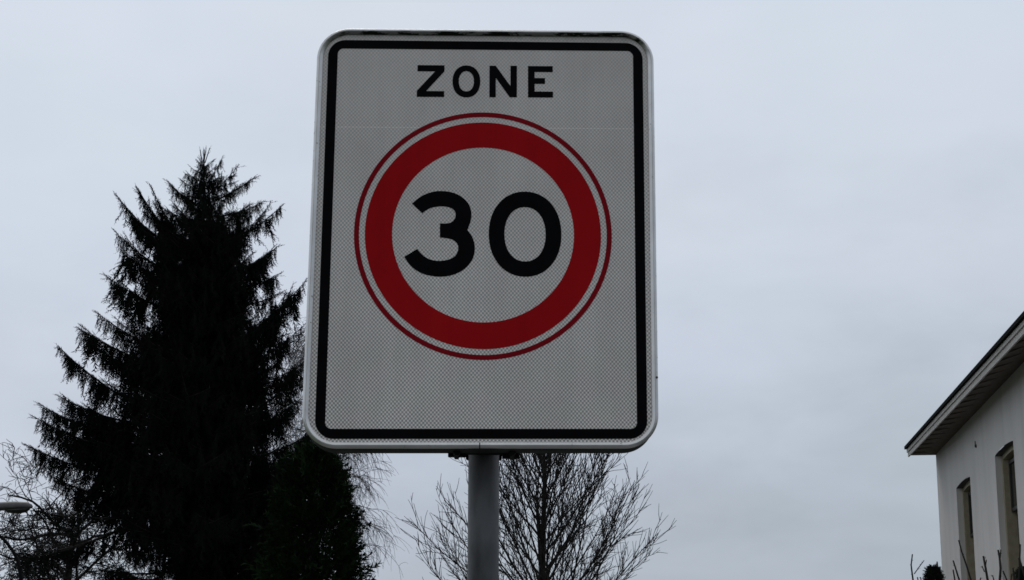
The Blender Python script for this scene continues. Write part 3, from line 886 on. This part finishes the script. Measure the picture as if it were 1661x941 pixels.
# ------------------------------------------------------------------ garden shrubs in front of the house
def shrub(name, label, Y, foot_px, shoots, extra, seed):
    rg = np.random.default_rng(seed)
    b = Vector((at(foot_px, 941, Y).x, Y, 0)); off = np.array(b)
    lines = []
    for path, yo, w in shoots:
        P = [np.array(at(px, py, Y + yo)) for px, py in path]
        if path[0][1] > 938:
            f = off + np.array([(P[0][0] - off[0]) * .35, yo * .5, -.05])
            m_ = (f + P[0]) / 2 + np.array([(P[0][0] - f[0]) * .25, 0, .1])
            P = list(bez(f, m_, P[0], 6)) + P[1:]
        R = np.linspace(w * (1.6 if path[0][1] > 938 else 1), w * .75, len(P))
        lines.append((np.array(P), R))
    for i in range(extra):
        az = rg.uniform(0, 2 * PI); z = rg.uniform(.9, 2.0)
        q, r = limb(off + np.array([math.cos(az) * .1, math.sin(az) * .1, -.05]), (math.cos(az) * .35, math.sin(az) * .35, 1), z, .016, .006, 7, .10, .05, rg)
        lines.append((q, r))
        for j in range(4):
            k = rg.integers(2, 6); lines.append(limb(q[k], (q[k + 1] - q[k]) + rg.normal(size=3) * .12, rg.uniform(.2, .45), .008, .004, 4, .1, .05, rg))
    t = empty(name, b, label, 'shrub')
    V, F = tubes([(p - off, r) for p, r in lines], 6)
    P, D = [], []
    for p, r in lines:                                   # buds along the upper shoots
        for k in range(1, len(p)):
            for j in range(2):
                if p[k][2] > 1.8: P.append(p[k] + (p[k - 1] - p[k]) * rg.uniform(0, .8) - off); D.append((p[k] - p[k - 1]) * 8 + rg.normal(size=3) * .6)
    V2, F2 = scatter(np.array(P), np.array(D), rg.uniform(.012, .03, len(P)), [shoot_template(3, .4, .2, 90)])
    link('stems', mesh('stems', np.concatenate([V, V2]).tolist(), F.tolist() + (F2 + len(V)).tolist()), M['twig'], t)
Ysh = 15.0
shrub('bare_shrub', 'bare upright twigs of a shrub beside the far house corner', Ysh, 1486, [
    ([(1481, 941), (1478.5, 922), (1478, 916), (1480, 899)], 0, .0075), ([(1483, 931), (1490, 921), (1499, 909)], 0, .005),
    ([(1489, 941), (1488, 936)], .1, .006), ([(1494, 941), (1493, 936)], .1, .006)], 9, 1)
shrub('bare_shrub', 'bare shrub with many upright shoots in front of the house windows', Ysh, 1608, [
    ([(1556, 941), (1551, 925), (1546, 909)], 0, .0085), ([(1549, 941), (1546, 924)], .1, .008), ([(1575, 941), (1568, 918), (1560, 895), (1555, 876)], -.1, .008),
    ([(1602, 941), (1598.5, 920), (1595, 902)], 0, .0115), ([(1598, 925), (1600, 908)], 0, .006), ([(1597, 928), (1593, 918)], 0, .005),
    ([(1622, 941), (1623, 922), (1621.5, 905), (1619, 892)], .1, .0115), ([(1622, 908), (1623.2, 892)], .1, .007), ([(1633, 941), (1627, 926)], 0, .008),
    ([(1648, 941), (1645, 932), (1643, 921)], 0, .008), ([(1664, 941), (1659, 925), (1654, 907), (1655, 883)], -.1, .0095), ([(1652, 941), (1654, 918), (1653, 905)], .1, .009),
    ([(1590, 941), (1591, 937)], 0, .006), ([(1612, 941), (1610, 933)], .2, .006), ([(1640, 941), (1641, 931)], .2, .006)], 14, 2)
def evergreen(px, py, Y, r, label, seed, spikes):
    rg = np.random.default_rng(seed)
    c = at(px, py, Y); t = empty('evergreen_shrub', (c.x, Y, 0), label, 'shrub')
    n = 900; z = rg.uniform(.3, 1, n)
    zt = c.z
    zz = zt * z
    R = r * np.interp(zz, [.3 * zt, zt - 6 * r, zt - r * 1.5, zt - r * .4, zt], [1.8, 2.6, 1.05, .75, .1])
    az = rg.uniform(0, 2 * PI, n); ra = R * np.sqrt(rg.uniform(.1, 1, n))
    n2 = 700; zz2 = rg.uniform(zt - 2.8 * r, zt, n2)
    R2 = r * np.interp(zz2, [zt - 3 * r, zt - r * 1.2, zt - r * .4, zt], [1.1, 1.0, .75, .15]); az2 = rg.uniform(0, 2 * PI, n2)
    ra2 = R2 * np.sqrt(rg.uniform(0, 1, n2))
    az = np.r_[az, az2]; ra = np.r_[ra, ra2]; zz = np.r_[zz, zz2]
    P = np.stack([ra * np.cos(az), ra * np.sin(az), zz], -1)
    D = np.stack([np.cos(az), np.sin(az), np.full(len(az), .5)], -1) + rg.normal(size=(len(az), 3)) * .6
    V, F = scatter(P, D, rg.uniform(.03, .055, len(az)), [shoot_template(7, .45, .12, 70 + k) for k in range(3)])
    link('foliage', np_mesh('foliage', V, F), M['leaf'], t)
    st = [(np.array([[0, 0, -.05], [0, 0, zt * .5], [0, 0, zt * .97]]), [.03, .02, .006])]
    for a, b in spikes:
        pa = np.array(at(*a, Y)) - np.array([c.x, Y, 0]); pb = np.array(at(*b, Y)) - np.array([c.x, Y, 0])
        st.append((bez(pa, (pa + pb) / 2 + np.array([.01, 0, 0]), pb, 4), [.009, .009, .008, .006]))
    V, F = tubes(st, 6); link('stems', np_mesh('stems', V, F), M['twig'], t, True)
evergreen(1513.5, 921, Ysh, .058, 'small dark evergreen bush top rising just left of the house corner', 4, [((1511, 936), (1506, 918)), ((1520, 941), (1520, 911))])
evergreen(1660, 924, Ysh + .6, .05, 'dark leafy bush top under the nearer house window at the right edge', 6, [((1645, 941), (1643, 930))])

# ------------------------------------------------------------------ sky and light
world = bpy.data.worlds.new('World'); bpy.context.scene.world = world; world.use_nodes = True
nt = world.node_tree; N_ = nt.nodes; Lk = nt.links
bg = N_['Background']; bg.inputs['Strength'].default_value = .1
SUN_EL, SUN_AZ = math.radians(48), math.radians(-14)      # ahead of the camera, a little to the left, behind cloud
sky = N_.new('ShaderNodeTexSky'); sky.sky_type = 'NISHITA'; sky.sun_disc = False
sky.sun_elevation = SUN_EL; sky.sun_rotation = SUN_AZ
tc = N_.new('ShaderNodeTexCoord')
sp = N_.new('ShaderNodeSeparateXYZ'); Lk.new(tc.outputs['Generated'], sp.inputs[0])
def wmath(op, a, b=None, clamp=False):
    nd = N_.new('ShaderNodeMath'); nd.operation = op; nd.use_clamp = clamp
    for i, x in enumerate((a, b)):
        if x is None: continue
        if isinstance(x, (int, float)): nd.inputs[i].default_value = x
        else: Lk.new(x, nd.inputs[i])
    return nd.outputs[0]
def wnoise(scale, sc3, detail, rough=.5, dist=0):
    mp = N_.new('ShaderNodeMapping'); mp.inputs['Scale'].default_value = sc3; Lk.new(tc.outputs['Generated'], mp.inputs[0])
    nz = N_.new('ShaderNodeTexNoise'); nz.inputs['Scale'].default_value = scale; nz.inputs['Detail'].default_value = detail
    nz.inputs['Roughness'].default_value = rough; nz.inputs['Distortion'].default_value = dist
    Lk.new(mp.outputs[0], nz.inputs['Vector']); return nz
cl = wnoise(2.6, (1, 1, 2.6), 5, .5, .4).outputs['Fac']
cl2 = wnoise(9, (1, 1, 2.2), 4, .55, .3).outputs['Fac']
tint = wnoise(5, (1, 1, 1.5), 2, .5)
el = wmath('ADD', sp.outputs['Z'], wmath('MULTIPLY', sp.outputs['X'], -.16))
el = wmath('ADD', el, wmath('MULTIPLY', wmath('SUBTRACT', cl, .5), .27))
el = wmath('ADD', el, wmath('MULTIPLY', wmath('SUBTRACT', cl2, .5), .19))
rp = N_.new('ShaderNodeValToRGB'); Lk.new(el, rp.inputs[0]); e = rp.color_ramp.elements
stops = [(0.0, (.39, .44, .50)), (.10, (.465, .518, .60)), (.20, (.565, .62, .712)), (.31, (.63, .692, .785)), (.45, (.675, .738, .825)), (1.0, (.70, .75, .81))]
while len(e) < len(stops): e.new(.5)
for q, (p, c) in zip(e, stops): q.position = p; q.color = (*c, 1)
# thicker, darker cloud behind the camera
bk = N_.new('ShaderNodeMapRange'); bk.interpolation_type = 'SMOOTHSTEP'; Lk.new(sp.outputs['Y'], bk.inputs[0])
bk.inputs[1].default_value = -.55; bk.inputs[2].default_value = .75; bk.inputs[3].default_value = .66; bk.inputs[4].default_value = 1.0
def wmix(blend, fac, a, b):
    nd = N_.new('ShaderNodeMix'); nd.data_type = 'RGBA'; nd.blend_type = blend
    for i, x in ((0, fac), (6, a), (7, b)):
        if isinstance(x, (int, float)): nd.inputs[i].default_value = x
        elif isinstance(x, tuple): nd.inputs[i].default_value = (*x, 1)
        else: Lk.new(x, nd.inputs[i])
    return nd.outputs[2]
tn = wmix('MIX', .05, (1, 1, 1), tint.outputs['Color'])
col = wmix('MULTIPLY', 1.0, rp.outputs[0], tn)
cb = N_.new('ShaderNodeCombineColor')
k10 = wmath('MULTIPLY', bk.outputs[0], 10.2)
for i in range(3): Lk.new(k10, cb.inputs[i])
col = wmix('MULTIPLY', 1.0, col, cb.outputs[0])
col = wmix('MIX', .03, col, sky.outputs[0])
Lk.new(col, bg.inputs['Color'])

sd = bpy.data.lights.new('sun', 'SUN'); sd.energy = .6; sd.angle = math.radians(20); sd.color = (1, .96, .9)
so = bpy.data.objects.new('sun', sd); C.objects.link(so)
sdir = Vector((math.sin(SUN_AZ) * math.cos(SUN_EL), math.cos(SUN_AZ) * math.cos(SUN_EL), math.sin(SUN_EL)))
so.rotation_euler = sdir.to_track_quat('Z', 'Y').to_euler(); so.location = (0, 0, 60)

sc = bpy.context.scene
sc.view_settings.view_transform = 'Standard'; sc.view_settings.look = 'None'; sc.view_settings.exposure = 0
sc.cycles.filter_width = 1.6
